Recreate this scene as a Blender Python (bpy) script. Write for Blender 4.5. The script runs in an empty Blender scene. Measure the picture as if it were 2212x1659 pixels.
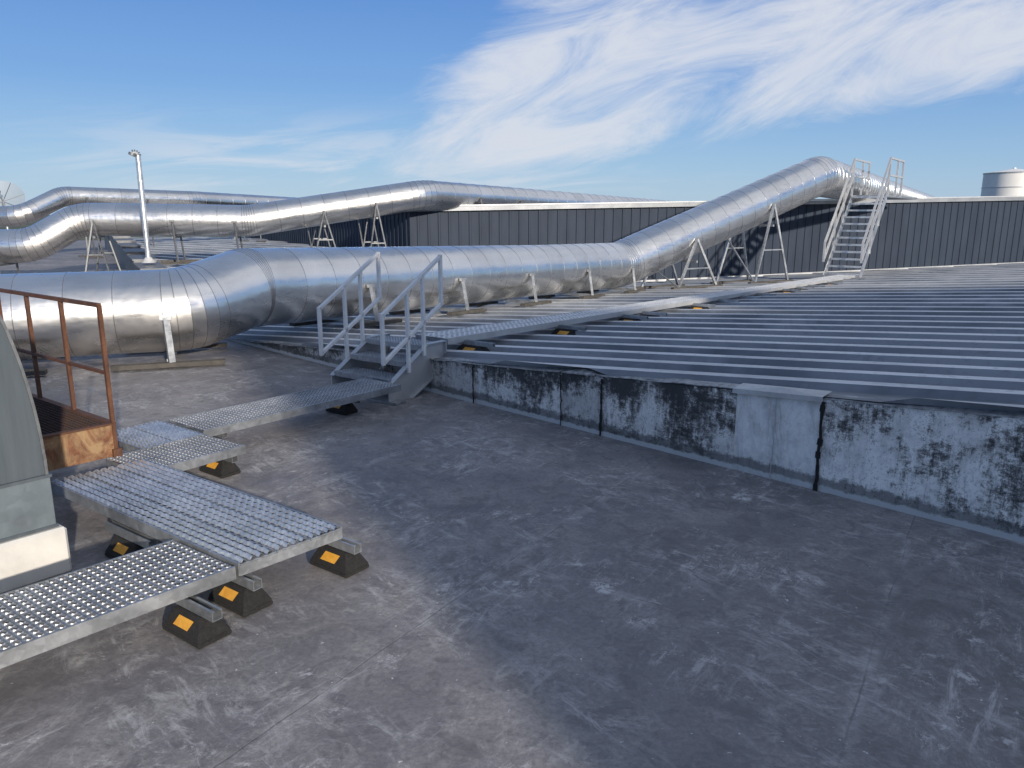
import bpy, bmesh, math, random
from mathutils import Vector, Matrix
random.seed(7)
S=bpy.context.scene
S.view_settings.view_transform='Standard'; S.view_settings.look='None'; S.view_settings.exposure=0
COL=S.collection
V=Vector
# ------------------------------------------------------------------ materials
def newmat(name):
    m=bpy.data.materials.new(name); m.use_nodes=True
    nt=m.node_tree; nt.nodes.clear()
    o=nt.nodes.new('ShaderNodeOutputMaterial'); b=nt.nodes.new('ShaderNodeBsdfPrincipled')
    nt.links.new(b.outputs[0],o.inputs[0]); return m,nt,b
class N:
    def __init__(s,nt): s.nt=nt
    def n(s,t,**k):
        x=s.nt.nodes.new(t)
        for a,b in k.items(): setattr(x,a,b)
        return x
    def l(s,a,b): s.nt.links.new(a,b)
    def coord(s,scale=(1,1,1),rot=(0,0,0),loc=(0,0,0)):
        g=s.n('ShaderNodeNewGeometry'); m=s.n('ShaderNodeMapping')
        m.inputs['Scale'].default_value=scale; m.inputs['Rotation'].default_value=rot; m.inputs['Location'].default_value=loc
        s.l(g.outputs['Position'],m.inputs[0]); return m.outputs[0]
    def rcoord(s,rot,scale=(1,1,1)):
        a=s.coord((1,1,1),rot); m=s.n('ShaderNodeMapping'); m.inputs['Scale'].default_value=scale
        s.l(a,m.inputs[0]); return m.outputs[0]
    def noise(s,v,scale,detail=6,rough=.6,dist=0):
        x=s.n('ShaderNodeTexNoise'); x.inputs['Scale'].default_value=scale; x.inputs['Detail'].default_value=detail
        x.inputs['Roughness'].default_value=rough; x.inputs['Distortion'].default_value=dist
        if v is not None: s.l(v,x.inputs['Vector'])
        return x.outputs[0]
    def ramp(s,f,stops):
        x=s.n('ShaderNodeValToRGB'); e=x.color_ramp.elements
        while len(e)<len(stops): e.new(.5)
        for i,(p,c) in enumerate(stops):
            e[i].position=p
            e[i].color=(c,c,c,1) if not isinstance(c,tuple) else (*c,1)
        s.l(f,x.inputs[0]); return x.outputs[0]
    def mix(s,f,a,b,mode='MIX'):
        x=s.n('ShaderNodeMix',data_type='RGBA',blend_type=mode)
        for sock,val in ((x.inputs[0],f),(x.inputs[6],a),(x.inputs[7],b)):
            if isinstance(val,bpy.types.NodeSocket): s.l(val,sock)
            elif isinstance(val,tuple): sock.default_value=(*val,1)
            else: sock.default_value=val
        return x.outputs[2]
    def math(s,op,a,b=None,c=None):
        x=s.n('ShaderNodeMath',operation=op)
        for i,val in enumerate((a,b,c)):
            if val is None: continue
            if isinstance(val,bpy.types.NodeSocket): s.l(val,x.inputs[i])
            else: x.inputs[i].default_value=val
        return x.outputs[0]
    def sstep(s,f,a,b):
        x=s.n('ShaderNodeMapRange',interpolation_type='SMOOTHSTEP')
        x.inputs[1].default_value=a; x.inputs[2].default_value=b
        s.l(f,x.inputs[0]); return x.outputs[0]
    def bump(s,h,st,dist,b):
        x=s.n('ShaderNodeBump'); x.inputs['Strength'].default_value=st; x.inputs['Distance'].default_value=dist
        s.l(h,x.inputs['Height']); s.l(x.outputs[0],b.inputs['Normal'])
def setv(b,met=0,rough=.5):
    b.inputs['Metallic'].default_value=met; b.inputs['Roughness'].default_value=rough

def mat_duct():
    m,nt,b=newmat('duct_jacket_metal'); k=N(nt)
    a=k.n('ShaderNodeAttribute',attribute_name='tone')
    n1=k.noise(k.coord(),2.2,3,.6,.4)
    base=k.ramp(n1,[(.3,(.74,.725,.70)),(.7,(.86,.84,.81))])
    c=k.mix(1,base,a.outputs['Color'],'MULTIPLY'); k.l(c,b.inputs['Base Color'])
    r=k.ramp(k.noise(k.coord((1,1,6)),3,4,.65),[(.3,.25),(.75,.36)]); k.l(r,b.inputs['Roughness'])
    b.inputs['Metallic'].default_value=1
    k.bump(k.noise(k.coord(),1.7,3,.55),.32,.05,b); return m
def mat_galv(name,col=(.46,.48,.50),rough=.42,met=.75,spangle=38,weather=.3,var=.15):
    m,nt,b=newmat(name); k=N(nt)
    v=k.n('ShaderNodeTexVoronoi'); v.inputs['Scale'].default_value=spangle; k.l(k.coord(),v.inputs['Vector'])
    bw=k.n('ShaderNodeSeparateColor'); k.l(v.outputs['Color'],bw.inputs[0])
    f=k.ramp(bw.outputs[0],[(0,1-var),(1,1+var*.7)])
    nn=k.noise(k.coord(),4,5,.7)
    n1=k.ramp(nn,[(.35,1-weather),(.7,1.1)])
    c=k.mix(1,k.mix(1,col,f,'MULTIPLY'),n1,'MULTIPLY'); k.l(c,b.inputs['Base Color'])
    setv(b,met,rough)
    r=k.ramp(nn,[(.3,rough-.08),(.7,rough+.14)]); k.l(r,b.inputs['Roughness'])
    return m
def mat_membrane():
    m,nt,b=newmat('roof_membrane'); k=N(nt)
    P=k.coord()
    big=k.noise(P,.6,4,.6,.5); mid=k.noise(P,3.2,6,.68,.7); fine=k.noise(P,45,4,.75)
    c=k.ramp(big,[(.36,(.150,.142,.146)),(.52,(.215,.202,.204)),(.66,(.305,.285,.280))])
    c=k.mix(k.ramp(mid,[(.46,0.),(.66,.65)]),c,(.36,.340,.332))
    c=k.mix(k.ramp(k.noise(P,6.5,5,.65,1.2),[(.51,0.),(.61,.5)]),c,(.115,.108,.112))
    c=k.mix(k.ramp(fine,[(.3,.6),(.62,0.)]),c,(.10,.095,.099))
    gate=k.ramp(k.noise(P,1.3,3,.55),[(.45,0.),(.60,1.)])
    gate2=k.ramp(k.noise(k.coord((1,1,1),(0,0,0),(7,3,0)),1.7,3,.55),[(.46,0.),(.61,1.)])
    for ang,sc,th,am,g in ((.9,(2.2,7,1),.58,.65,gate),(2.2,(2.6,11,1),.59,.65,gate2),(.2,(4,9,1),.60,.55,gate),(1.6,(1.3,4,1),.59,.4,gate2)):
        s1=k.noise(k.rcoord((0,0,ang),sc),1.6,6,.82,.5)
        c=k.mix(k.math('MULTIPLY',k.ramp(s1,[(th-.06,0.),(th+.09,am)]),g),c,(.56,.55,.54))
    sp=k.noise(P,8,8,.82,.4)
    c=k.mix(k.math('MULTIPLY',k.ramp(sp,[(.565,0.),(.63,.7)]),gate2),c,(.62,.61,.60))
    sp=k.noise(P,34,2,.6); c=k.mix(k.ramp(sp,[(.72,0.),(.75,.7)]),c,(.7,.69,.67))
    for cx,cy,rr in ((.394,3.07,.06),(1.32,4.15,.07)):
        d=k.n('ShaderNodeVectorMath',operation='DISTANCE'); k.l(P,d.inputs[0]); d.inputs[1].default_value=(cx,cy,0)
        dd=k.math('MULTIPLY_ADD',k.noise(P,9,4,.7),.12,d.outputs['Value'])
        mm=k.math('MULTIPLY',k.sstep(dd,rr+.07,rr+.03),k.ramp(k.noise(P,22,5,.8,.8),[(.47,.0),(.53,.7)]))
        c=k.mix(mm,c,(.64,.64,.64))
    w=k.n('ShaderNodeVectorMath',operation='ADD'); nz=k.n('ShaderNodeTexNoise'); nz.inputs['Scale'].default_value=2.5; nz.inputs['Detail'].default_value=3; k.l(P,nz.inputs[0])
    sc=k.n('ShaderNodeVectorMath',operation='SCALE'); sc.inputs['Scale'].default_value=.035; k.l(nz.outputs['Color'],sc.inputs[0])
    k.l(k.coord((1,1,1),(0,0,-math.radians(57.5)),(-.2,-.26,0)),w.inputs[0]); k.l(sc.outputs[0],w.inputs[1])
    def brick(ms,sm):
        br=k.n('ShaderNodeTexBrick'); br.inputs['Scale'].default_value=1; br.inputs['Mortar Size'].default_value=ms
        br.inputs['Brick Width'].default_value=5.2; br.inputs['Row Height'].default_value=1.55; br.inputs['Mortar Smooth'].default_value=sm
        k.l(w.outputs[0],br.inputs['Vector']); return br.outputs['Fac']
    br=brick(.004,.3); br2=brick(.05,1)
    c=k.mix(k.math('MULTIPLY',br2,k.ramp(k.noise(P,5,6,.75),[(.47,0.),(.66,.6)])),c,(.50,.49,.48))
    c=k.mix(k.math('MULTIPLY',br,k.ramp(mid,[(.42,.05),(.57,.5)])),c,(.10,.10,.105))
    k.l(c,b.inputs['Base Color'])
    k.l(k.ramp(mid,[(.35,.5),(.65,.78)]),b.inputs['Roughness'])
    h=k.math('ADD',k.math('MULTIPLY',fine,.12),k.math('ADD',k.math('MULTIPLY',k.noise(P,3.2,3,.6),.3),k.math('MULTIPLY',br,-.25)))
    k.bump(h,.5,.03,b); return m
def mat_metalroof():
    m,nt,b=newmat('ribbed_roof_sheet'); k=N(nt)
    P=k.coord(); R=k.rcoord((0,0,math.radians(37)),(.5,3,1))
    a=k.n('ShaderNodeAttribute',attribute_name='rib_shading')
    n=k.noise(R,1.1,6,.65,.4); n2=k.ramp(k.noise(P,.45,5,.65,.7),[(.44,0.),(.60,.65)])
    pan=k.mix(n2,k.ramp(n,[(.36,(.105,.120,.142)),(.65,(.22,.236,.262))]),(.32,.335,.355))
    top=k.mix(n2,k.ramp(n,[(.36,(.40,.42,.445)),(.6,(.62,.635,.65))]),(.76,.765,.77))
    c=k.mix(a.outputs['Fac'],pan,top)  # shade in the pans between ribs is put into the colour
    c=k.mix(k.ramp(k.noise(P,14,5,.7),[(.54,0.),(.66,.4)]),c,(.15,.155,.165))
    k.l(c,b.inputs['Base Color']); setv(b,.1,.55)
    k.l(k.ramp(k.noise(P,3,4,.6),[(.3,.45),(.7,.65)]),b.inputs['Roughness'])
    return m
def mat_curb(name,mold,base,seed,streak=1.0,topb=.5):
    m,nt,b=newmat(name); k=N(nt)
    base=tuple(x*y for x,y in zip(base,(1.04,1.0,.95)))
    P=k.coord((1,1,1),(0,0,0),(seed*3.1,seed*1.7,seed))
    Pv=k.coord((1,1,.22),(0,0,0),(seed*2.1,seed,seed))
    Ph=k.coord((.8,.8,1.3),(0,0,0),(seed*1.1,seed,seed))
    g=k.n('ShaderNodeNewGeometry'); sx=k.n('ShaderNodeSeparateXYZ'); k.l(g.outputs['Position'],sx.inputs[0])
    hh=k.math('DIVIDE',sx.outputs[2],k.math('MULTIPLY_ADD',sx.outputs[0],.1,.40))
    n=k.math('ADD',k.math('MULTIPLY',k.noise(P,3.0,3,.6,.5),.38),k.math('MULTIPLY',k.noise(Ph,24,8,.92,.2),.40))
    n=k.math('ADD',n,k.math('MULTIPLY',k.noise(Pv,18,5,.8),.22))
    n=k.math('SUBTRACT',n,k.math('MULTIPLY',k.math('MULTIPLY',k.sstep(hh,.35,1.0),.06),topb))
    c=k.ramp(k.noise(P,5,7,.8),[(.36,tuple(x*.66 for x in base)),(.54,base)])
    c=k.mix(k.ramp(k.noise(Pv,7,6,.8,.3),[(.50,0.),(.70,.55)]),c,tuple(x*.55 for x in base))
    c=k.mix(k.ramp(k.noise(P,28,8,.9),[(.52,0.),(.64,.45*streak)]),c,(.13,.13,.13))
    c=k.mix(k.ramp(n,[(mold-.035,.96),(mold+.0,.7),(mold+.035,0.)]),c,(.022,.022,.022))
    st=k.noise(Pv,30,6,.8,.3); c=k.mix(k.ramp(st,[(.55,0.),(.68,.65*streak)]),c,(.07,.07,.07))
    c=k.mix(k.ramp(k.noise(P,80,4,.75),[(.58,0.),(.64,.7*streak)]),c,(.05,.05,.05))
    z=k.math('ADD',sx.outputs[2],k.math('MULTIPLY',k.noise(P,9,7,.8),-.16))
    c=k.mix(k.ramp(z,[(.0,.75),(.02,0.)]),c,(.08,.08,.08))
    z2=k.math('ADD',sx.outputs[2],k.math('MULTIPLY',k.noise(P,14,5,.8),-.06))
    c=k.mix(k.ramp(z2,[(.0,.8),(.01,0.)]),c,(.6,.6,.59))
    k.l(c,b.inputs['Base Color']); setv(b,0,.62)
    if topb==0: k.bump(k.noise(Pv,9,4,.6,1.5),.8,.05,b)
    else: k.bump(n,.35,.02,b)
    return m
def mat_clad():
    m,nt,b=newmat('dark_wall_cladding'); k=N(nt)
    c=k.ramp(k.noise(k.coord((1,1,.25)),2.5,4,.6),[(.3,(.022,.032,.052)),(.7,(.033,.046,.070))])
    k.l(c,b.inputs['Base Color']); setv(b,0,.6); b.inputs['Specular IOR Level'].default_value=.2; return m
def mat_rust(name,paint=(.42,.30,.13),amt=.5,dk=1.0):
    m,nt,b=newmat(name); k=N(nt); P=k.coord((1,1,.6))
    c=k.ramp(k.noise(P,14,6,.75,.5),[(.3,(.09*dk,.037*dk,.022*dk)),(.55,(.21*dk,.085*dk,.042*dk)),(.75,(.32*dk,.15*dk,.075*dk))])
    c=k.mix(k.ramp(k.noise(P,7,7,.75,.8),[(amt-.09,0.),(amt+.09,1.)]),c,paint)
    k.l(c,b.inputs['Base Color']); setv(b,.1,.75); k.bump(k.noise(P,40,3,.7),.4,.01,b); return m
def mat_plain(name,c1,c2,scale=8,rough=.6,met=0,bump=.15,detail=5,sc=(1,1,1)):
    m,nt,b=newmat(name); k=N(nt); P=k.coord(sc)
    n=k.noise(P,scale,detail,.68,.3); k.l(k.ramp(n,[(.3,c1),(.72,c2)]),b.inputs['Base Color']); setv(b,met,rough)
    if bump: k.bump(k.noise(P,scale*4,3,.6),bump,.01,b)
    return m
M=dict(duct=mat_duct(),galv=mat_galv('galvanised_steel'),galvb=mat_galv('bright_galvanised_steel',(.72,.74,.76),.34,.8,45,.2),
 galvd=mat_galv('dull_galvanised_steel',(.22,.23,.24),.5,.6,30,.3),
 galvw=mat_galv('weathered_galvanised_sheet',(.58,.58,.57),.5,.3,60,.25,.05),
 galvp=mat_galv('pale_galvanised_grating',(.70,.71,.72),.45,.35,60,.15,.08),
 hood=mat_plain('hood_sheet_metal',(.100,.122,.140),(.145,.172,.192),5,.42,.5,.0,5,(3,3,.3)),
 hoodb=mat_galv('hood_box_sheet',(.20,.24,.265),.45,.5,26,.15,.08),
 grate=mat_galv('galvanised_grating',(.44,.46,.49),.42,.7,60,.3),
 memb=mat_membrane(),roof=mat_metalroof(),clad=mat_clad(),
 rust=mat_rust('rusted_steel',(.085,.045,.032),.58,.55),rustp=mat_rust('rusted_painted_steel',(.32,.21,.11),.50,.85),
 rustd=mat_rust('dark_rusted_mesh',(.035,.022,.018),.50,.25),
 rubber=mat_plain('black_recycled_rubber',(.008,.008,.009),(.028,.027,.026),60,.85,0,.9),
 orange=mat_plain('orange_reflective_tape',(.60,.27,.03),(.80,.42,.06),30,.4),
 white=mat_plain('white_painted_base',(.50,.49,.46),(.66,.64,.60),4,.6),
 timber=mat_plain('weathered_timber',(.045,.042,.038),(.10,.09,.078),9,.85,0,.6),
 rail=mat_plain('pale_grey_painted_rail',(.66,.66,.66),(.82,.81,.80),12,.45,.1),
 cap=mat_plain('pale_metal_flashing',(.42,.43,.44),(.56,.57,.58),3,.42,.4),
 eave=mat_plain('grey_eave_metal',(.20,.215,.235),(.32,.335,.355),1.5,.45,.4),
 capd=mat_plain('dirty_edge_flashing',(.10,.10,.105),(.60,.60,.59),20,.55,.2,.4,8),
 stone=mat_plain('tank_paint',(.74,.73,.70),(.84,.83,.80),.6,.6),
 land=mat_plain('distant_ground',(.05,.07,.035),(.12,.12,.08),.01,.9),
 block=mat_plain('render_finish',(.30,.29,.28),(.38,.37,.35),1.2,.8),
 dark=mat_plain('dark_step_flashing',(.09,.095,.105),(.18,.185,.195),5,.5,.2))
def glass_mesh():
    m,nt,b=newmat('dish_mesh'); k=N(nt); b.inputs['Base Color'].default_value=(.30,.31,.33,1); setv(b,.2,.6)
    b.inputs['Alpha'].default_value=.45; return m
M['dish']=glass_mesh()
# ------------------------------------------------------------------ mesh builder
class MB:
    def __init__(s): s.v=[]; s.f=[]
    def add(s,vs,fs):
        o=len(s.v); s.v+= [tuple(v) for v in vs]
        for f in fs: s.f.append(tuple(i+o for i in f))
    def hexa(s,b,t):
        s.add(list(b)+list(t),[(3,2,1,0),(4,5,6,7),(0,1,5,4),(1,2,6,5),(2,3,7,6),(3,0,4,7)])
    def beam(s,p,q,w,h,side=None):
        p=V(p);q=V(q);d=(q-p).normalized()
        if side is None:
            side=d.cross(V((0,0,1)))
            if side.length<1e-3: side=V((1,0,0))
        side=V(side); side=(side-d*side.dot(d)).normalized(); up=side.cross(d)
        a=side*w/2; c=up*h/2
        s.hexa([p-a-c,p+a-c,p+a+c,p-a+c],[q-a-c,q+a-c,q+a+c,q-a+c])
    def tube(s,p,q,r,n=16,r2=None):
        p=V(p);q=V(q);d=(q-p).normalized();r2=r if r2 is None else r2
        a=d.orthogonal().normalized(); b=d.cross(a)
        A=[];B=[]
        for i in range(n):
            t=2*math.pi*i/n; o=a*math.cos(t)+b*math.sin(t); A.append(p+o*r);B.append(q+o*r2)
        s.add(A+B,[(i,(i+1)%n,n+(i+1)%n,n+i) for i in range(n)]+[tuple(range(n-1,-1,-1)),tuple(range(n,2*n))])
    def extr(s,poly,vec):
        n=len(poly); P=[V(p) for p in poly]; Q=[p+V(vec) for p in P]
        s.add(P+Q,[(i,(i+1)%n,n+(i+1)%n,n+i) for i in range(n)]+[tuple(range(n-1,-1,-1)),tuple(range(n,2*n))])
    def obj(s,name,mat,parent=None,smooth=False,bevel=0,**props):
        me=bpy.data.meshes.new(name); me.from_pydata(s.v,[],s.f)
        me.materials.append(mat)
        bm=bmesh.new(); bm.from_mesh(me); bmesh.ops.recalc_face_normals(bm,faces=bm.faces)
        if bevel:
            bmesh.ops.bevel(bm,geom=bm.edges,offset=bevel,segments=1,affect='EDGES',clamp_overlap=True)
        bm.to_mesh(me); bm.free()
        if smooth:
            for p in me.polygons: p.use_smooth=True
            me.set_sharp_from_angle(angle=math.radians(38))
        o=bpy.data.objects.new(name,me); COL.objects.link(o)
        if parent: o.parent=parent
        for a,b in props.items(): o[a]=b
        return o
def empty(name,loc,**props):
    o=bpy.data.objects.new(name,None); o.empty_display_size=.2; o.location=loc; COL.objects.link(o)
    for a,b in props.items(): o[a]=b
    return o
def adopt(root):
    for c in COL.objects:
        if c.parent is root: c.matrix_parent_inverse=Matrix.Translation(-root.location)
A2=V((.588,.809,0)); B2=V((-.809,.588,0)); UP=V((0,0,1))
def pz(x,y): return .776+.038*x-.062*y
K=(-2.87,21.9)
def gz(x,y):
    if x+y<6.07: return 0
    if (x+3.77)*(-7.46)-(y-9.84)*(-4.13)>0: return 0
    return pz(x,y)
# ------------------------------------------------------------------ setting: land, roofs
mb=MB(); mb.add([(-4000,-4000,-9),(4000,-4000,-9),(4000,4000,-9),(-4000,4000,-9)],[(0,1,2,3)]); mb.obj('ground',M['land'],kind='structure')
mb=MB(); pts=[(20,-13.93),(-40,-14),(-40,46),(-24,46),(-7.9,17.3),(-3.77,9.84)]
mb.extr([(x,y,0) for x,y in pts][::-1],(0,0,-.6))
flat=mb.obj('flat_roof',M['memb'],kind='structure')
bm=bmesh.new(); bm.from_mesh(flat.data); bmesh.ops.triangulate(bm,faces=[f for f in bm.faces if len(f.verts)>4]); bm.to_mesh(flat.data); bm.free()

def ribbed(name,poly,zf,mat,er,srange,trange,base=.44,grow=.055,**pr):
    er=V(er).normalized(); et=V((-er.y,er.x,0)); 
    if et.y<0: et=-et
    bm=bmesh.new(); t=trange[0]
    lay=bm.faces.layers.float.new('rib_shading')
    rows=[]
    while t<trange[1]:
        P_=min(1.6,base+grow*max(0,t-5.0)); h=.042*(P_/.44)**.6
        for j,(dt,dz) in enumerate(((0,0),(.54*P_,0),(.60*P_,h),(.88*P_,h),(.94*P_,0))): rows.append((t+dt,dz,j))
        t+=P_
    vs=[]
    for tt,dz,j in rows:
        r=[]
        for s_ in srange:
            p=er*s_+et*tt; r.append(bm.verts.new((p.x,p.y,zf(p.x,p.y)+dz)))
        vs.append(r)
    val={0:0.,1:.05,2:1.,3:.5,4:0.}  # painted relief shading: pans and near rib sides dark, tops light
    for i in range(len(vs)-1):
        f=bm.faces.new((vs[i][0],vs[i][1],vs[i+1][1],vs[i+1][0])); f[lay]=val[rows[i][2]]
    n=len(poly)
    for i in range(n):
        a=V((*poly[i],0)); b=V((*poly[(i+1)%n],0)); d=b-a
        no=V((d.y,-d.x,0)).normalized()
        g=bm.verts[:]+bm.edges[:]+bm.faces[:]
        bmesh.ops.bisect_plane(bm,geom=g,plane_co=a,plane_no=no,clear_outer=True,dist=1e-5)
    bmesh.ops.recalc_face_normals(bm,faces=bm.faces)
    me=bpy.data.meshes.new(name); bm.to_mesh(me); bm.free(); me.materials.append(mat)
    o=bpy.data.objects.new(name,me); COL.objects.link(o)
    for a,b in pr.items(): o[a]=b
    return o
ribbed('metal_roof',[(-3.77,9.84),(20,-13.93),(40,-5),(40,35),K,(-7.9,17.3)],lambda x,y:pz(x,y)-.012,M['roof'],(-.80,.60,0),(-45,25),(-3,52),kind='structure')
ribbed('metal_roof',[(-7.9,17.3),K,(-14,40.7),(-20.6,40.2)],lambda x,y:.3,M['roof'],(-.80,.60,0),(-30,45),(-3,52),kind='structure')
mb=MB(); a=V((-7.9,17.3,0)); b=V((K[0],K[1],0)); mb.add([(a.x,a.y,-.8),(b.x,b.y,-.8),(b.x,b.y,.3),(a.x,a.y,.3)],[(0,1,2,3)])
mb.obj('roof_step_wall',M['dark'],label='dark metal riser between two ribbed roofs',category='wall')
# ------------------------------------------------------------------ curb wall
def cz(x): return .40+.1*x
root=empty('curb_wall',(0,6.07,0),label='low black-stained white curb wall between flat and ribbed roof',category='wall')
nrm=V((-.7071,-.7071,0))
bounds=[(-3.77,-2.2,.475,(.5,.5,.5),.5),(-2.2,-.645,.475,(.6,.6,.6),.5),(-.645,-.32,.465,(.6,.6,.6),.7),(-.32,.385,.485,(.78,.78,.78),1),(.385,.654,.465,(.62,.62,.62),1),
 (.654,1.414,.480,(.78,.78,.78),.9),(1.414,1.79,.36,(.82,.83,.84),0),(1.79,3.2,.452,(.90,.90,.90),.2),(3.2,5.2,.45,(.85,.85,.85),.5),(5.2,20,.45,(.75,.75,.75),.5)]
for i,(x0,x1,mo,bc,tb) in enumerate(bounds):
    mt=mat_curb('stained_curb_coating_%d'%i,mo,bc,i+1,.25 if i==6 else 1,tb)
    off=(i%3)*.005+(.006 if i==6 else 0)
    mb=MB(); n=6
    for j in range(n):
        xa=x0+(x1-x0)*j/n; xb=x0+(x1-x0)*(j+1)/n
        o=nrm*off; w=V((.7071,.7071,0))*.12
        pa=V((xa,6.07-xa,0))+o; pb=V((xb,6.07-xb,0))+o
        mb.hexa([pa+V((0,0,-.02)),pb+V((0,0,-.02)),pb+w,pa+w],[pa+UP*(cz(xa)-.024),pb+UP*(cz(xb)-.024),pb+w+UP*(cz(xb)-.024),pa+w+UP*(cz(xa)-.024)])
    mb.obj('wall_panel',mt,root)
for x0,x1,d in ((-3.75,-2.1,0),(-2.08,-.7,.004),(-.69,.37,0),(.39,1.40,.005),(1.42,3.1,0),(3.12,5.2,.004),(5.22,20,0)):
    mb=MB()
    n=max(2,int((x1-x0)/.09)); pr=[]
    for j in range(n+1):
        x=x0+(x1-x0)*j/n; jz=random.uniform(-.006,.004); jo=random.uniform(-.012,.006)
        pr.append(V((x,6.07-x,cz(x)-.022+d+jz))+nrm*(.020+d+jo))
    w=-nrm*.10
    for j in range(n):
        pa,pb=pr[j],pr[j+1]
        mb.hexa([pa,pb,pb+w,pa+w],[pa+UP*.006,pb+UP*.006,pb+w+UP*.014,pa+w+UP*.014])
    mb.obj('edge_flashing',M['capd'],root)
for x0,x1,dp in ((.42,.62,.02),(1.40,1.80,.04)):
    mb=MB(); pa=V((x0,6.07-x0,0))+nrm*.032; pb=V((x1,6.07-x1,0))+nrm*.032; w=-nrm*.004
    za,zb=cz(x0),cz(x1)
    mb.hexa([pa+UP*(za-dp),pb+UP*(zb-dp),pb+w+UP*(zb-dp),pa+w+UP*(za-dp)],[pa+UP*(za-.010),pb+UP*(zb-.010),pb+w+UP*(zb-.010),pa+w+UP*(za-.010)])
    w2=-nrm*.13; mid=(pa+pb)/2
    mb.add([pa+UP*(za-.010),pb+UP*(zb-.010),pb+w2+UP*(zb+.004),pa+w2+UP*(za+.004),mid+w2*.55+UP*((za+zb)/2+.012)],[(0,1,4),(1,2,4),(2,3,4),(3,0,4)])
    mb.obj('lap_plate',M['capd'] if dp<.03 else M['galvw'],root)
for x,ww in ((-.32,.012),(.385,.010),(.66,.02),(1.80,.026),(1.60,.006)):
    mb=MB(); p=V((x,6.07-x,0))+nrm*.018
    zz=0; px=0
    while zz<cz(x)-.06:
        nx=random.uniform(-.005,.005); mb.beam(p+UP*zz+V((.7,-.7,0))*px,p+UP*min(zz+.04,cz(x)-.04)+V((.7,-.7,0))*nx,ww*random.uniform(.5,1.2),.005,side=(.707,-.707,0)); px=nx; zz+=.04
    mb.obj('sealant_joint',M['cap'] if ww<.007 else M['rubber'],root)
adopt(root)
# ------------------------------------------------------------------ metal clad building
bld=empty('metal_clad_building',(K[0],K[1],0),label='long dark ribbed-metal clad building with pale roof edge',category='building')
def clad(p0,p1,zb,zt,nrm):
    mb=MB(); p0=V((*p0,0));p1=V((*p1,0)); L=(p1-p0).length; d=(p1-p0)/L; nrm=V(nrm).normalized()
    pr=[(0,0),(.20,0),(.215,.025),(.265,.025),(.28,0)]
    s=0; pts=[]
    while s<L:
        for a,o in pr:
            if s+a<L: pts.append((s+a,o))
        s+=.30
    pts.append((L,0)); vs=[]
    for s_,o in pts:
        p=p0+d*s_+nrm*o; vs.append((p.x,p.y,zb(p.x,p.y))); vs.append((p.x,p.y,zt(p.x,p.y)))
    mb.add(vs,[(2*i,2*i+2,2*i+3,2*i+1) for i in range(len(pts)-1)])
    mb.obj('wall',M['clad'],bld)
WR=(40,35.0)
wn=(.306,-1,0); HW=2.38
clad(K,WR,lambda x,y:pz(x,y)-.1,lambda x,y:pz(x,y)+HW,wn)
WL=(-14,40.7)
clad(K,WL,lambda x,y:-.8,lambda x,y:1.68,(-.86,-.51,0))
n_=V(wn).normalized()
def capline(mb,p,q,zf,w,h,out,zo):
    p=V((*p,0));q=V((*q,0))
    a=p+V((0,0,zf(p.x,p.y)+zo))+out; b=q+V((0,0,zf(q.x,q.y)+zo))+out
    mb.beam(a,b,w,h)
mb=MB(); capline(mb,K,WR,pz,.16,.12,n_*.06,HW+.0); mb.obj('eave_trim',M['eave'],bld)
mb=MB(); capline(mb,K,WL,lambda x,y:1.68,.16,.12,V((-.05,-.03,0)),0); mb.obj('eave_trim',M['eave'],bld)
mb=MB(); capline(mb,K,WR,pz,.10,.10,n_*.09,.06); mb.obj('base_flashing',M['cap'],bld)
mb=MB(); capline(mb,K,WR,pz,.30,.035,n_*.02,HW+.085); mb.obj('roof_edge_strip',M['cap'],bld)
mb=MB(); pp=[K,WR,(50,60),(-14,40.7)]
mb.add([(x,y,pz(x,y)+HW-.15) for x,y in pp],[(0,1,2,3)]); mb.obj('roof',M['roof'],bld)
adopt(bld)
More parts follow.
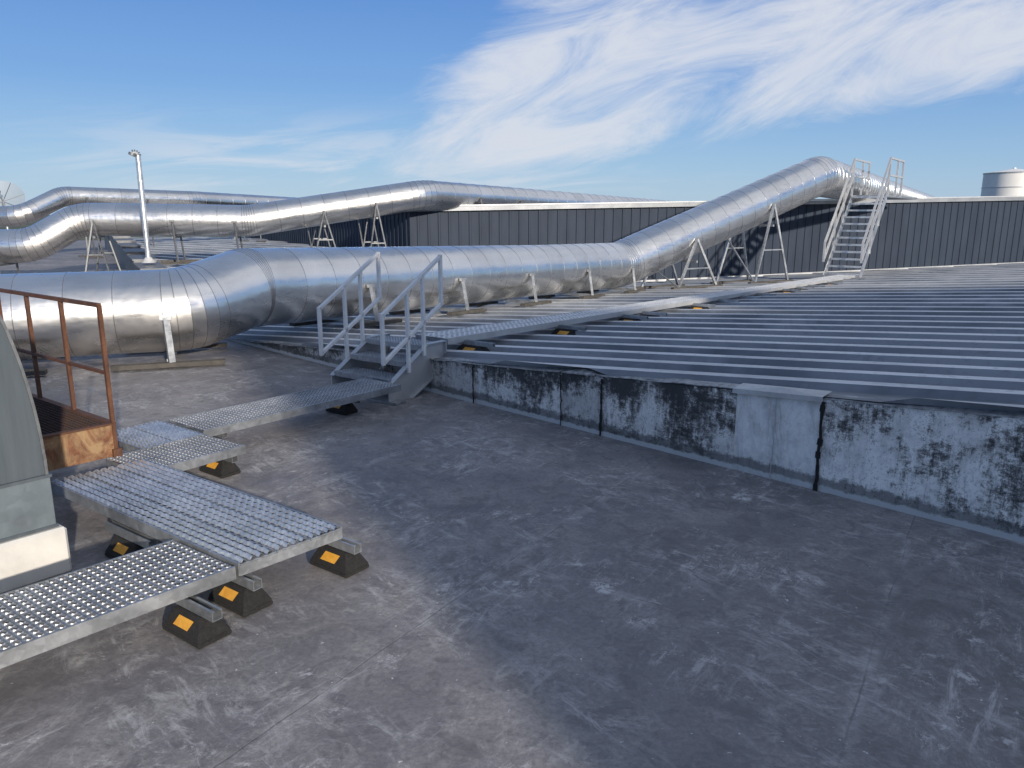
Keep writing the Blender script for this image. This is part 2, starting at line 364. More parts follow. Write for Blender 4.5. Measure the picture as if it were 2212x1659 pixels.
# ------------------------------------------------------------------ ducts
def duct_path(pts,rad,gores=5):
    P=[V(p) for p in pts]; out=[(P[0],False)]
    for i in range(1,len(P)-1):
        a=(P[i-1]-P[i]).normalized(); b=(P[i+1]-P[i]).normalized()
        ang=math.acos(max(-1,min(1,a.dot(b)))); turn=math.pi-ang
        r=rad[i-1]; t=r*math.tan(turn/2)
        t=min(t,(P[i-1]-P[i]).length*.45,(P[i+1]-P[i]).length*.45)
        s=P[i]+a*t; e=P[i]+b*t
        for j in range(gores+1):
            u=j/gores; out.append(((s*(1-u)**2+P[i]*2*u*(1-u)+e*u*u),True))
    out.append((P[-1],False)); return out
def duct(name,pts,r,rad,seam,n=44,rf=None,**props):
    raw=duct_path(pts,rad); st=[]
    for i in range(len(raw)-1):
        a,ia=raw[i]; b,ib=raw[i+1]; L=(b-a).length
        if L<1e-4: continue
        k=1 if (ia and ib and L<seam*1.2) else max(1,round(L/seam))
        for j in range(k): st.append(a+(b-a)*(j/k))
    st.append(raw[-1][0])
    rings=[];tones=[]
    N_=len(st); tan=[]
    for i in range(N_):
        if i==0: t=st[1]-st[0]
        elif i==N_-1: t=st[-1]-st[-2]
        else: t=(st[i]-st[i-1]).normalized()+(st[i+1]-st[i]).normalized()
        tan.append(t.normalized())
    ref=V((0,0,1))
    def ring(c,t,rr):
        if rf: rr*=rf(c)
        side=t.cross(ref).normalized(); up=side.cross(t).normalized()
        return [c+side*rr*math.cos(2*math.pi*k/n)+up*rr*math.sin(2*math.pi*k/n) for k in range(n)]
    cur=1
    for i in range(N_):
        t=tan[i]; c=st[i]; bead=.004 if r>.4 else .005; hw=.005 if r>.4 else .007
        if i>0: rings.append(ring(c-t*hw,t,r)); tones.append(cur)
        rings.append(ring(c-t*hw*.5,t,r+bead)); tones.append(.65)
        rings.append(ring(c+t*hw*.5,t,r+bead)); tones.append(.55)
        cur=random.uniform(.92,1.06)
        if i<N_-1: rings.append(ring(c+t*hw,t,r)); tones.append(.65)
    vs=[p for R in rings for p in R]; fs=[];ft=[]
    for i in range(len(rings)-1):
        for k in range(n):
            fs.append((i*n+k,i*n+(k+1)%n,(i+1)*n+(k+1)%n,(i+1)*n+k)); ft.append(tones[i+1])
    fs.append(tuple(range(n-1,-1,-1))); ft.append(1); fs.append(tuple(range((len(rings)-1)*n,len(rings)*n))); ft.append(1)
    me=bpy.data.meshes.new(name); me.from_pydata([tuple(v) for v in vs],[],fs)
    for p in me.polygons: p.use_smooth=True
    at=me.attributes.new('tone','FLOAT_COLOR','FACE')
    for i,t in enumerate(ft): at.data[i].color=(t,t,t,1)
    sh=me.attributes.new('sharp_edge','BOOLEAN','EDGE')
    for e in me.edges:
        a,b=e.vertices
        if a//n==b//n: sh.data[e.index].value=True
    me.materials.append(M['duct'])
    bm=bmesh.new(); bm.from_mesh(me); bmesh.ops.recalc_face_normals(bm,faces=bm.faces); bm.to_mesh(me); bm.free()
    o=bpy.data.objects.new(name,me); COL.objects.link(o)
    for a,b in props.items(): o[a]=b
    return o
R1=.495
D1=[(-6.8,7.35,.53),(-3.62,8.45,.55),(-3.22,9.25,.71),(2.42,17.6,.43),(8.19,21.2,2.56),(27.3,50.6,2.0)]
D2=[(-13.6,17.75,.84),(-11.2,18.1,.84),(-10.35,18.7,1.45),(-6.6,19.6,1.40),(-2.43,21.3,2.08),(9.5,38,1.62)]
D3=[(-21.5,26.6,1.45),(-16.7,26.6,1.48),(-15.9,27.8,2.17),(-12.5,30.9,2.08),(-7,47,1.8)]
def rf1(c):
    u=min(1,max(0,(c.x+3.9)/.7)); v=min(1,max(0,(c.x-.5)/2.5)); return .90+.06*u+.09*v
duct('ventilation_duct',D1,R1,(.5,.5,1.2,1.1),.48,60,rf1,label='thick silver insulated duct climbing over the dark clad wall',category='duct',group='insulated roof ducts')
duct('ventilation_duct',D2,.385,(.9,.9,1.2,1.2),.6,40,label='silver insulated duct rising on tall A-frames to a roof',category='duct',group='insulated roof ducts')
duct('ventilation_duct',D3,.34,(.9,.9,1.2),.8,32,label='slim silver insulated duct low over a flat membrane roof',category='duct',group='insulated roof ducts')
def stand(D,i,f,spread,r,brace=True,zfun=gz,base=.5,th=.04):
    a=V(D[i]);b=V(D[i+1]); c=a+(b-a)*f; d=(b-a); d.z=0; d.normalize(); p=V((-d.y,d.x,0))
    root=empty('duct_stand',(c.x,c.y,zfun(c.x,c.y)),label='galvanised steel stand holding up a silver duct',category='duct support',group='duct stands')
    mb=MB()
    for sg in (-1,1):
        top=c+p*sg*(r+.03); top.z=c.z-r*.05
        h=top.z-zfun(c.x,c.y)
        if brace:
            for k in (-1,1):
                ft=c+p*sg*(r+.12)+d*k*spread; ft.z=zfun(ft.x,ft.y)+.06; mb.beam(ft,top,th,th)
            m1=c+p*sg*(r+.09)-d*spread*.55; m1.z=zfun(c.x,c.y)+h*.45
            m2=c+p*sg*(r+.09)+d*spread*.55; m2.z=m1.z; mb.beam(m1,m2,.03,.03)
        else:
            ft=c+p*sg*(r+.1)+d*spread*.3; ft.z=zfun(ft.x,ft.y)+.05; mb.beam(ft,top,th*1.4,th)
            mb.beam(top-d*.06,top+d*.06,.05,.04)
    q1=c-p*(r+.06); q2=c+p*(r+.06); q1.z=q2.z=c.z-r-.03
    mb.beam(q1,q2,.05,.05)
    if brace and c.z-zfun(c.x,c.y)>1.0:
        f1=c-p*(r+.1)-d*spread; f2=c+p*(r+.1)-d*spread; f1.z=zfun(f1.x,f1.y)+.1; f2.z=c.z-r-.05; mb.beam(f1,f2,.03,.03)
    mb.obj('frame',M['galvd' if th<.045 else 'galv'],root)
    for sg in (-1,1):
        bb=MB(); e1=c+p*sg*(r+.11)-d*base; e2=c+p*sg*(r+.11)+d*base
        e1.z=zfun(e1.x,e1.y)+.075; e2.z=zfun(e2.x,e2.y)+.075; bb.beam(e1,e2,.10,.045); bb.obj('base_beam',M['timber'],root)
    adopt(root)
z0f=lambda x,y:-.03
stand(D1,0,.95,.1,.45,False,z0f,.55,.045); stand(D1,0,.45,.1,.45,False,z0f,.55,.045)
for f in (.16,.36,.56,.77,.97): stand(D1,2,f,.12,.485,False,gz,.45,.045)
for f in (.28,.66): stand(D1,3,f,.62,.52,True,gz,.8,.05)
zr=lambda x,y:pz(x,y)+HW-.12
for f in (.26,.36,.5): stand(D1,4,f,.12,.52,False,zr,.4)
z3=lambda x,y:.33
stand(D2,0,.75,.12,.38,False,z0f,.5,.03)
stand(D2,2,.1,.3,.38,True,z0f,.5,.03)
for f in (.55,.92): stand(D2,2,f,.25,.38,False,z3,.5,.03)
stand(D2,3,.40,.32,.38,True,z3,.6,.032)
stand(D2,3,.70,.32,.38,True,z0f,.6,.032)
for f in (.1,.2,.32,.46,.62): stand(D2,4,f,.1,.38,False,zr,.3,.035)
for f in (.15,.6): stand(D3,2,f,.1,.34,False,z0f,.3,.035)
for f in (.2,.4): stand(D3,3,f,.1,.34,False,lambda x,y:.3,.3,.035)
# ------------------------------------------------------------------ gratings and walkways
def grating(mb,p0,dl,dw,L,W,pl,pw,rimh=.006,hole=.34,rim=.24):
    dl=V(dl);dw=V(dw)
    nl=max(1,round(L/pl)); nw=max(1,round(W/pw)); pl=L/nl; pw=W/nw
    sq=[(.5,0),(.5,.5),(0,.5),(-.5,.5),(-.5,0),(-.5,-.5),(0,-.5),(.5,-.5)]
    for i in range(nl):
        for j in range(nw):
            c=V(p0)+dl*(i+.5)*pl+dw*(j+.5)*pw
            o=[];m=[];t=[]
            for k in range(8):
                a=k*math.pi/4
                o.append(c+dl*sq[k][0]*pl+dw*sq[k][1]*pw)
                m.append(c+dl*math.cos(a)*hole*pl+dw*math.sin(a)*hole*pw)
                t.append(c+dl*math.cos(a)*rim*pl+dw*math.sin(a)*rim*pw+UP*(rimh if k%2 else rimh*.45))
            mb.add(o+m+t,[(k,(k+1)%8,8+(k+1)%8,8+k) for k in range(8)]+[(8+k,8+(k+1)%8,16+(k+1)%8,16+k) for k in range(8)])
def ridged(mb,p0,dl,dw,L,W,pw):
    # serrated strut planks: continuous toothed ridges with open slots between them
    nw=max(1,round(W/pw)); pw=W/nw; st=.016; nl=int(L/st)
    for j in range(nw):
        c=V(p0)+dw*(j+.5)*pw
        rows=[]
        for i in range(nl+1):
            q=c+dl*(L*i/nl); k=i%3; hi=.013 if k==0 else (.008 if k==1 else .010); wv=(.0 if k==0 else (.003 if k==1 else -.002))
            rows.append([q-dw*(.34*pw+wv)+UP*0,q-dw*(.12*pw)+UP*hi,q+dw*(.12*pw)+UP*hi,q+dw*(.34*pw-wv)+UP*0])
        vs=[v for r in rows for v in r]; fs=[]
        for i in range(nl):
            for k in range(3):
                a=i*4+k; fs.append((a,a+1,a+5,a+4))
        mb.add(vs,fs)
    for i in range(int(L/.05)+1):
        q=V(p0)+dl*(L*i/int(L/.05)); mb.beam(q-UP*.004,q+dw*W-UP*.004,.010,.003)
def walkway(p0,dl,dw,L,W,pl,pw,label,rimh=.006,gm='grate',hole=.42,rim=.33,side=.055,planks=2,group='steel walkways',rm='galv',ridge=False):
    p0=V(p0); dl=V(dl);dw=V(dw)
    root=empty('walkway',p0,label=label,category='walkway',group=group)
    n=planks; g=.006
    for k in range(n):
        mb=MB(); w=W/n
        if ridge: ridged(mb,p0+dw*(k*w+g),dl,dw,L,w-2*g,pw)
        else: grating(mb,p0+dw*(k*w+g),dl,dw,L,w-2*g,pl,pw,rimh,hole,rim)
        mb.obj('grating_plank',M[gm],root)
    cz_=V((0,0,-side/2+.004))
    for q,s in ((p0,1),(p0+dw*W,-1)):
        mb=MB(); mb.beam(q+cz_,q+dl*L+cz_,.010,side,side=dw)
        z=V((0,0,-side+.006)); mb.beam(q+dw*s*.015+z,q+dl*L+dw*s*.015+z,.03,.004,side=dw)
        mb.obj('side_rail',M[rm],root)
    mb=MB(); nb=max(2,int(L/.9)+1)
    for i in range(nb):
        q=p0+dl*(L*i/(nb-1))-UP*.03; mb.beam(q,q+dw*W,.008,.045)
    for k in range(1,n):
        q=p0+dw*(k*W/n)-UP*.016; mb.beam(q,q+dl*L,.006,.032,side=dw)
    mb.obj('under_frame',M['galv'],root)
    adopt(root); return root
def un(x,y): return V((x,y,0)).normalized()
dl=un(.66,.752); dw=un(-.81,.586)
walkway(V((-1.11,2.87,.2))-dl*2.2,dl,dw,2.18,.44,.034,.032,'galvanised perforated steel walkway on black rubber blocks',.007,'grate',.44,.34)
walkway(V((-1.11,2.87,.206)),un(-.81,.586),un(.67,.742),1.66,.50,.034,.040,'wide bright serrated steel platform beside a grey duct',.012,'galvb',planks=3,ridge=True)
walkway(V((-2.02,4.02,.2)),un(.60,.80),un(-.83,.56),.62,.42,.036,.036,'short dark perforated landing next to a rusty platform',.006,'grate')
walkway(V((-2.20,4.42,.192)),un(-.80,.60),un(.58,.81),.58,.40,.036,.04,'short bright serrated steel landing panel',.011,'galvb',ridge=True)
walkway(V((-2.03,4.84,.2)),un(.626,.78),un(-.79,.61),1.76,.43,.036,.036,'long perforated steel walkway leading to crossover steps',.006,'grate')
p=V((-.60,7.02,pz(-.60,7.02)+.14)); q=V((8.80,19.72,pz(8.80,19.72)+.14))
dl=(q-p).normalized(); L=(q-p).length
walkway(p,dl,un(-.809,.588),L,.40,.075,.06,'very long perforated steel walkway crossing a ribbed metal roof',.006,'galvp',.30,.24,rm='cap',side=.06)
def block(x,y,z,ang,label,s=1.0,ch=.44):
    root=empty('rubber_support_block',(x,y,z),label=label,category='rubber block',group='rubber walkway supports')
    e=V((math.cos(ang),math.sin(ang),0)); f=V((-e.y,e.x,0)); o=V((x,y,z))
    mb=MB(); l,w,h=.14*s,.08*s,.100
    def rect(a,b,zz): return [o+e*a*i+f*b*j+UP*zz for i,j in ((-1,-1),(1,-1),(1,1),(-1,1))]
    mb.hexa(rect(l,w,.003),rect(l,w,.022)); mb.hexa(rect(l,w,.0221),rect(l*.70,w*.45,h))
    mb.obj('rubber_body',M['rubber'],root,bevel=.005)
    mb=MB()
    def pt(u,t):
        zz=.022+(h-.022)*t; ww=w+(w*.45-w)*t
        return o+e*(l*u)-f*(ww+.0025)+UP*zz
    mb.add([pt(-.46,.32),pt(.30,.32),pt(.46,.80),pt(-.30,.80)],[(0,1,2,3)])
    mb.obj('reflective_strip',M['orange'],root)
    mb=MB(); a=o-e*ch/2+UP*(h+.002); b=o+e*ch/2+UP*(h+.002)
    prof=[(-.021,0),(.021,0),(.021,.040),(.010,.040),(.010,.037),(.018,.037),(.018,.003),(-.018,.003),(-.018,.037),(-.010,.037),(-.010,.040),(-.021,.040)]
    mb.extr([a+f*u+UP*z_ for u,z_ in prof],b-a)
    mb.obj('strut_channel',M['galv'],root)
    adopt(root)
aB=math.atan2(-.586,.81)
lb='black rubber block with an orange strip under a walkway'
block(-.80,3.27,0,aB,lb,.90,.26); block(-1.14,2.93,0,aB,lb,.90,.26); block(-1.23,2.70,0,aB,lb,.90,.30)
block(-1.80,3.36,0,aB,lb,.9,.4); block(-1.84,4.58,0,aB,lb,.86,.34); block(-1.40,6.08,0,aB,lb,.86,.4)
block(-2.12,5.12,0,aB,lb,.86,.4); block(-2.3,4.55,0,aB,lb,.86,.3); block(-1.95,2.15,0,aB,lb,.9,.4); block(-2.0,3.95,0,aB,lb,.86,.4)
for i,s_ in enumerate((.25,1.9,3.4,3.95,5.6,6.6,7.6,8.4,9.9,10.8,11.6,13.1,14.6,15.4)):
    c=p+dl*s_-B2*.10; block(c.x,c.y,pz(c.x,c.y)-.045,aB,'rubber block with an orange strip on ribbed roof',1.2,.5)
# ------------------------------------------------------------------ crossover steps
root=empty('crossover_steps',(-1.04,6.37,0),label='galvanised crossover steps with grey rails over a low curb',category='steps')
o0=V((-1.04,6.37,0)); a_=A2; W=.72
prof=[(-.02,.0),(.24,.0),(.70,.22),(.70,.45),(.46,.45),(-.02,.16)]
for w in (0,W):
    mb=MB(); mb.extr([o0+a_*s_+UP*z+B2*w for s_,z in prof],B2*.012)
    mb.beam(o0+a_*(-.02)+UP*.16+B2*(w),o0+a_*.46+UP*.45+B2*(w),.055,.008)
    mb.beam(o0+a_*.24+UP*.0+B2*(w),o0+a_*.70+UP*.22+B2*(w),.055,.008)
    mb.beam(o0+a_*.46+UP*.452+B2*(w),o0+a_*.70+UP*.452+B2*(w),.055,.008)
    mb.beam(o0+a_*.705+UP*.2+B2*w,o0+a_*.705+UP*.45+B2*w,.055,.008,side=B2)
    mb.obj('stringer',M['cap'],root)
for s_,z in ((.10,.20),(.30,.325),(.50,.445)):
    mb=MB(); grating(mb,o0+a_*(s_-.10)+UP*z+B2*.02,a_,B2,.24,W-.04,.036,.036,.006)
    mb.beam(o0+a_*(s_-.10)+UP*(z-.02)+B2*.02,o0+a_*(s_-.10)+UP*(z-.02)+B2*(W-.01),.006,.045)
    mb.beam(o0+a_*(s_+.14)+UP*(z-.02)+B2*.02,o0+a_*(s_+.14)+UP*(z-.02)+B2*(W-.01),.006,.045)
    mb.obj('tread',M['grate'],root)
for w in (-.03,W+.03):
    mb=MB(); qq=o0+B2*w
    s0,s1=-.10,.64
    lo0,lo1,up0,up1=.37,.77,.80,1.22
    T=.031
    P=lambda s_,z:qq+a_*s_+UP*z
    mb.beam(P(s0,lo1),P(s1,up1),T,T); mb.beam(P(s0,lo0),P(s1,up0),T,T)
    mb.beam(P(s0,lo0-.018),P(s0,lo1+.018),T,T,side=B2); mb.beam(P(s1,up0-.018),P(s1,up1+.018),T,T,side=B2)
    for s_ in (.20,.40):
        zt=lo1+(up1-lo1)*(s_-s0)/(s1-s0); mb.beam(P(s_,.12+.3*s_/.5),P(s_,zt),T,T,side=B2)
    mb.obj('handrail',M['rail'],root,bevel=.003)
mb=MB(); mb.beam(o0+a_*.02+UP*.012-B2*.1,o0+a_*.02+UP*.012+B2*.82,.12,.02); mb.obj('base_plate',M['galv'],root)
adopt(root)
# ------------------------------------------------------------------ stairs up to the high roof
o0=V((8.92,19.72,0)); Ws=.88; z0=pz(9,20)+.02; z1=2.05; run=2.3; nt_=12
root=empty('steel_stairs',(8.9,19.7,-.1),label='grey steel stairs climbing the dark clad wall',category='stairs')
def R(s_,z,w): return o0+A2*s_+UP*z+B2*w
for w in (0,Ws):
    mb=MB(); mb.beam(R(0,z0+.05,w),R(run,z1-.02,w),.03,.18); mb.obj('stringer',M['galvb'],root)
for i in range(nt_):
    f=(i+.5)/nt_; zz=z0+(z1-z0)*(i+1)/nt_-.03
    mb=MB(); mb.beam(R(run*f,zz,.02),R(run*f,zz,Ws-.02),.22,.045,side=A2)
    mb.obj('tread',M['galvb'],root)
mb=MB(); mb.beam(R(run,z1,Ws/2),R(7.4,z1,Ws/2),Ws,.06); mb.obj('landing',M['galv'],root)
for w in (-.02,Ws+.02):
    mb=MB(); T=.05
    for hh in (1.0,.55): 
        mb.beam(R(-.1,z0+hh-.05,w),R(run,z1+hh,w),T,T); mb.beam(R(run,z1+hh,w),R(4.2,z1+hh,w),T,T)
    mb.beam(R(-.1,z0+.45,w),R(-.1,z0+.97,w),T,T,side=B2)
    for s_ in (.75,1.5): 
        zz=z0+(z1-z0)*s_/run; mb.beam(R(s_,zz-.05,w),R(s_,zz+1.0,w),T,T,side=B2)
    for s_ in (run,3.4,4.2): mb.beam(R(s_,z1,w),R(s_,z1+1.0,w),T,T,side=B2)
    mb.obj('handrail',M['cap'],root)
adopt(root)
# ------------------------------------------------------------------ rusty platform
root=empty('rusty_platform',(-2.33,4.3,0),label='rusty steel platform with guard rail and mesh floor',category='platform')
c0=V((-2.33,4.3,0)); bl=un(-.79,.61); al=un(-.643,-.766)
mb=MB()
mb.beam(c0+UP*.30,c0+al*.62+UP*.30,.012,.19); mb.obj('fascia',M['rustp'],root)
mb=MB(); mb.beam(c0+UP*.30,c0+bl*1.5+UP*.30,.012,.19); mb.beam(c0+al*.62+UP*.3,c0+al*.62+bl*1.5+UP*.3,.012,.19)
for u,v in ((0,0),(.62,0),(0,1.5),(.62,1.5)): mb.beam(c0+al*u+bl*v,c0+al*u+bl*v+UP*.25,.05,.05,side=bl)
mb.beam(c0+UP*.40,c0+bl*1.5+UP*.40,.04,.012); mb.beam(c0+UP*.402,c0+al*.62+UP*.402,.04,.012)
mb.obj('floor_frame',M['rust'],root)
mb=MB()
for i in range(24):
    qq=c0+al*.62*(i+.5)/24+UP*.395; mb.beam(qq,qq+bl*1.5,.003,.012)
for i in range(44):
    for j in range(23):
        qq=c0+al*.62*(j+.5)/24+bl*1.5*(i+(.5 if j%2 else 0))/44+UP*.395; mb.beam(qq,qq+al*.026,.004,.010)
mb.obj('mesh_floor',M['rustd'],root)
mb=MB()
for s_ in (0,.5,1.0,1.48): mb.beam(c0+bl*s_+UP*.22,c0+bl*s_+UP*1.09,.022,.022,side=bl)
mb.beam(c0+UP*1.09,c0+bl*1.5+UP*1.09,.024,.022); mb.beam(c0+UP*.70,c0+bl*1.5+UP*.70,.02,.018)
mb.obj('guard_rail',M['rust'],root)
adopt(root)
# ------------------------------------------------------------------ curved duct hood
root=empty('duct_hood',(-2.05,3.2,0),label='grey galvanised duct elbow curving down onto a white base',category='duct')
h0=V((-2.06,3.21,0)); ha=un(-.643,-.766); hb=un(-.79,.61)
pf=[(0,.47),(.0005,.54),(.003,.62),(.008,.70),(.016,.79),(.028,.88),(.042,.97),(.060,1.06),(.082,1.15),(.112,1.24),(.155,1.32),(.215,1.40),(.30,1.46),(.42,1.51),(.60,1.54),(.9,1.55)]
poly=[h0+ha*s_+UP*z for s_,z in pf]+[h0+ha*.9+UP*.47]
mb=MB(); mb.extr(poly,hb*.5); mb.obj('curved_cowl',M['hood'],root,smooth=True)
for e in (-.004,.505):
    mb=MB()
    for k in range(len(pf)-1):
        a=h0+ha*pf[k][0]+UP*pf[k][1]; b=h0+ha*pf[k+1][0]+UP*pf[k+1][1]
        mb.beam(a+hb*e,b+hb*e,.010,.012,side=hb)
    mb.obj('seam_edge',M['galvd'],root)
def box8(mb,s0,s1,w0,w1,za,zb):
    r=lambda z:[h0+ha*s0+hb*w0+UP*z,h0+ha*s1+hb*w0+UP*z,h0+ha*s1+hb*w1+UP*z,h0+ha*s0+hb*w1+UP*z]
    mb.hexa(r(za),r(zb))
mb=MB(); box8(mb,-.010,.92,-.010,.51,.235,.468); mb.obj('duct_box',M['hoodb'],root,bevel=.003)
for za,zb in ((.458,.472),(.224,.238)):
    mb=MB(); box8(mb,-.016,.93,-.016,.52,za,zb); mb.obj('joint_flange',M['hood'],root)
mb=MB(); box8(mb,-.04,.96,-.04,.55,0,.222); mb.obj('white_base',M['white'],root,bevel=.012)
adopt(root)
# ------------------------------------------------------------------ flue, parapet, dish, tank
fx,fy=-8.35,17.75
root=empty('flue_pipe',(fx,fy,.5),label='tall thin silver flue pipe with a hooded top',category='flue')
mb=MB()
for i in range(5):
    a=.5+i*.47; mb.tube((fx,fy,a),(fx,fy,a+.465),.058+.002*(i%2),20); mb.tube((fx,fy,a+.45),(fx,fy,a+.47),.066,20)
mb.obj('pipe',M['galvb'],root,smooth=True)
mb=MB(); prev=V((fx,fy,2.84))
for i in range(1,6):
    t=i/5*math.radians(120); qq=V((fx-.06*(1-math.cos(t)),fy-.03*(1-math.cos(t)),2.84+.06*math.sin(t))); mb.tube(prev,qq,.072,18); prev=qq
mb.tube(prev,prev+V((-.02,-.01,-.05)),.08,18)
mb.obj('hooded_outlet',M['galvd'],root,smooth=True)
mb=MB(); mb.tube((fx,fy,.48),(fx,fy,.60),.15,18,.068); mb.obj('collar',M['galvw'],root,smooth=True)
adopt(root)
root=empty('stepped_parapet',(-8,17.4,0),label='dark stepped parapet flashing at a ribbed roof edge',category='parapet')
mb=MB(); mb2=MB(); e0=V((-7.7,16.6,0)); d=un(-.49,.87)
for i in range(9):
    a=e0+d*(i*2.4); hh=.40+.075*i
    mb.beam(a+UP*(hh/2-.1),a+d*2.4+UP*(hh/2-.1),.5,hh+.2)
    mb2.beam(a+UP*(hh+.015),a+d*2.4+UP*(hh+.015),.56,.03)
mb.obj('steps',M['dark'],root); mb2.obj('coping',M['dark'],root); adopt(root)
root=empty('satellite_dish',(-20,31,0),label='large grey mesh satellite dish on a post',category='satellite dish')
mb=MB(); nr,na=5,28; c=V((-20.1,31,2.05)); ax=V((.35,-.75,.55)).normalized(); u=ax.orthogonal().normalized(); w=ax.cross(u)
vs=[c]
for i in range(1,nr+1):
    for j in range(na):
        r_=.8*i/nr; t=2*math.pi*j/na; vs.append(c+u*r_*math.cos(t)+w*r_*math.sin(t)+ax*.22*(i/nr)**2)
fs=[(0,1+j,1+(j+1)%na) for j in range(na)]
for i in range(nr-1):
    for j in range(na): fs.append((1+i*na+j,1+(i+1)*na+j,1+(i+1)*na+(j+1)%na,1+i*na+(j+1)%na))
mb.add(vs,fs); mb.obj('reflector',M['dish'],root,smooth=True)
mb=MB()
for j in range(0,na,4):
    t=2*math.pi*j/na; mb.beam(c-ax*.03,c+(u*math.cos(t)+w*math.sin(t))*.79+ax*.2,.02,.02)
mb.obj('reflector_ribs',M['galvd'],root)
mb=MB(); mb.tube((-20.1,31.1,0),c-ax*.05,.06,12); mb.obj('post',M['galv'],root)
mb=MB(); mb.beam(c,c+ax*.6,.02,.02); mb.tube(c+ax*.6,c+ax*.7,.05,10); mb.obj('feed_arm',M['galv'],root); adopt(root)
root=empty('storage_tank',(52,82,-9),label='white round storage tank with shallow conical lid',category='tank')
mb=MB(); c=V((52,82,0))
mb.tube(c-UP*9,c+UP*5.6,2.7,48); mb.obj('shell',M['stone'],root,smooth=True)
mb=MB(); mb.tube(c+UP*5.62,c+UP*6.05,2.8,24,.12); mb.tube(c+UP*6.0,c+UP*6.15,.15,10); mb.obj('conical_lid',M['stone'],root)
for z in (5.5,4.1,2.6,1.1):
    mb=MB(); mb.tube(c+UP*z,c+UP*(z+.09),2.74,48); mb.obj('stiffening_ring',M['cap'],root,smooth=True)
adopt(root)
# unseen plant room inferred from its shadow; taller block added to shade the ribbed roof
root=empty('plant_room',(8,-5.7,0),label='unseen rendered rooftop plant room with a metal door and an added shading block',category='building')
def bx(x0,y0,z0_,x1,y1,z1_,name,mat):
    mb=MB(); mb.hexa([(x0,y0,z0_),(x1,y0,z0_),(x1,y1,z0_),(x0,y1,z0_)],[(x0,y0,z1_),(x1,y0,z1_),(x1,y1,z1_),(x0,y1,z1_)]); mb.obj(name,mat,root)
bx(4.50,-6.4,0,12.9,-5,4.85,'wall',M['block']); bx(4.43,-6.47,4.852,12.95,-4.93,5.0,'roof',M['dark']); bx(5,-4.998,.1,5.9,-4.95,2.2,'door',M['dark'])
bx(12.96,-7.4,-.5,20,-6,6.4,'wall',M['block'])  # added block out of view, sized to throw shade on the ribbed roof
adopt(root)
# ------------------------------------------------------------------ light
sd=V((-.46,.89,-.272)).normalized()
L=bpy.data.lights.new('sun','SUN'); L.energy=5; L.angle=math.radians(1.3); L.color=(1,.90,.77)
lo=bpy.data.objects.new('sun',L); lo.rotation_euler=sd.to_track_quat('-Z','Y').to_euler(); COL.objects.link(lo)
w=bpy.data.worlds.new('World'); S.world=w; w.use_nodes=True; nt=w.node_tree; nt.nodes.clear(); k=N(nt)
out=k.n('ShaderNodeOutputWorld'); bg=k.n('ShaderNodeBackground'); k.l(bg.outputs[0],out.inputs[0])
sky=k.n('ShaderNodeTexSky',sky_type='NISHITA'); sky.sun_disc=False; sky.sun_elevation=math.radians(15.2); sky.sun_rotation=math.radians(152.7)
sky.dust_density=.4; sky.ozone_density=2.5
tc=k.n('ShaderNodeTexCoord'); sp=k.n('ShaderNodeSeparateXYZ'); k.l(tc.outputs['Generated'],sp.inputs[0])
x,y,z=sp.outputs
az=k.math('ARCTAN2',x,y); hyp=k.math('SQRT',k.math('ADD',k.math('MULTIPLY',x,x),k.math('MULTIPLY',y,y))); el=k.math('DIVIDE',z,k.math('MAXIMUM',hyp,.05))
gr=k.ramp(el,[(0,(.42,.60,.80)),(.06,(.31,.52,.80)),(.15,(.17,.37,.76)),(.30,(.085,.24,.67)),(.55,(.20,.30,.55)),(1,(.27,.35,.52))])
nis=k.n('ShaderNodeVectorMath',operation='SCALE'); nis.inputs['Scale'].default_value=.10; k.l(sky.outputs[0],nis.inputs[0])
base=k.mix(.22,gr,nis.outputs[0])
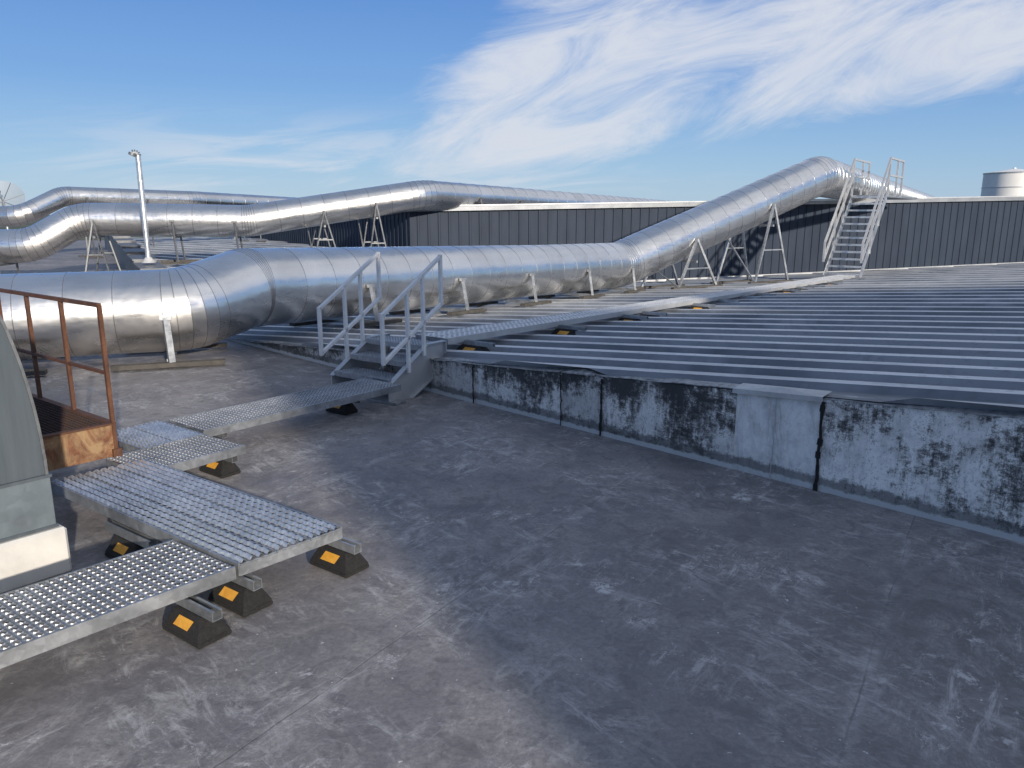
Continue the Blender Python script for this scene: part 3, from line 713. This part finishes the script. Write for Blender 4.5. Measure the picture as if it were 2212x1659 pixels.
cb=k.n('ShaderNodeCombineXYZ'); k.l(az,cb.inputs[0]); k.l(el,cb.inputs[1])
def cmap(rot,sc,loc=(0,0,0)):
    a=k.n('ShaderNodeMapping'); a.inputs['Rotation'].default_value=(0,0,rot); k.l(cb.outputs[0],a.inputs[0])
    b=k.n('ShaderNodeMapping'); b.inputs['Scale'].default_value=sc; b.inputs['Location'].default_value=loc; k.l(a.outputs[0],b.inputs[0]); return b.outputs[0]
wisp=k.noise(cmap(-.30,(3.4,10,1),(1.3,.4,0)),1.4,9,.66,1.0)
clump=k.noise(cmap(-.2,(3,6,1),(4.1,2.2,0)),1.1,3,.55,.6)
lowb=k.math('SUBTRACT',el,k.math('MULTIPLY_ADD',az,.165,.030))
m1=k.sstep(lowb,-.03,.05)
m2=k.sstep(k.math('ADD',az,k.math('MULTIPLY_ADD',el,-.80,.25)),-.07,.13)
mask=k.math('MULTIPLY',m1,m2)
dens=k.math('ADD',k.math('MULTIPLY',wisp,.82),k.math('MULTIPLY',clump,.38))
thr=k.math('MULTIPLY_ADD',mask,-.44,.86)
cl=k.sstep(k.math('SUBTRACT',dens,thr),-.08,.29)
mlow=k.math('MULTIPLY',k.sstep(el,.14,.05),k.sstep(el,0,.03))
low=k.math('MULTIPLY',k.math('MULTIPLY',k.sstep(k.noise(cmap(-.08,(3,22,1)),1.4,6,.6,.8),.42,.64),mlow),k.sstep(k.math('ABSOLUTE',k.math('ADD',az,.18)),.5,.15))
cl=k.math('MAXIMUM',k.math('MULTIPLY',cl,.90),k.math('MULTIPLY',low,.6))
colr=k.mix(cl,base,(.70,.735,.81))
k.l(colr,bg.inputs[0]); bg.inputs[1].default_value=1.0
# ------------------------------------------------------------------ camera
cam=bpy.data.cameras.new('camera'); cam.sensor_width=36; cam.lens=36*1650/2212; cam.clip_start=.05; cam.clip_end=8000
co=bpy.data.objects.new('camera',cam); co.location=(0,0,1.6); co.rotation_euler=(math.radians(90-12.64),0,0); COL.objects.link(co); S.camera=co
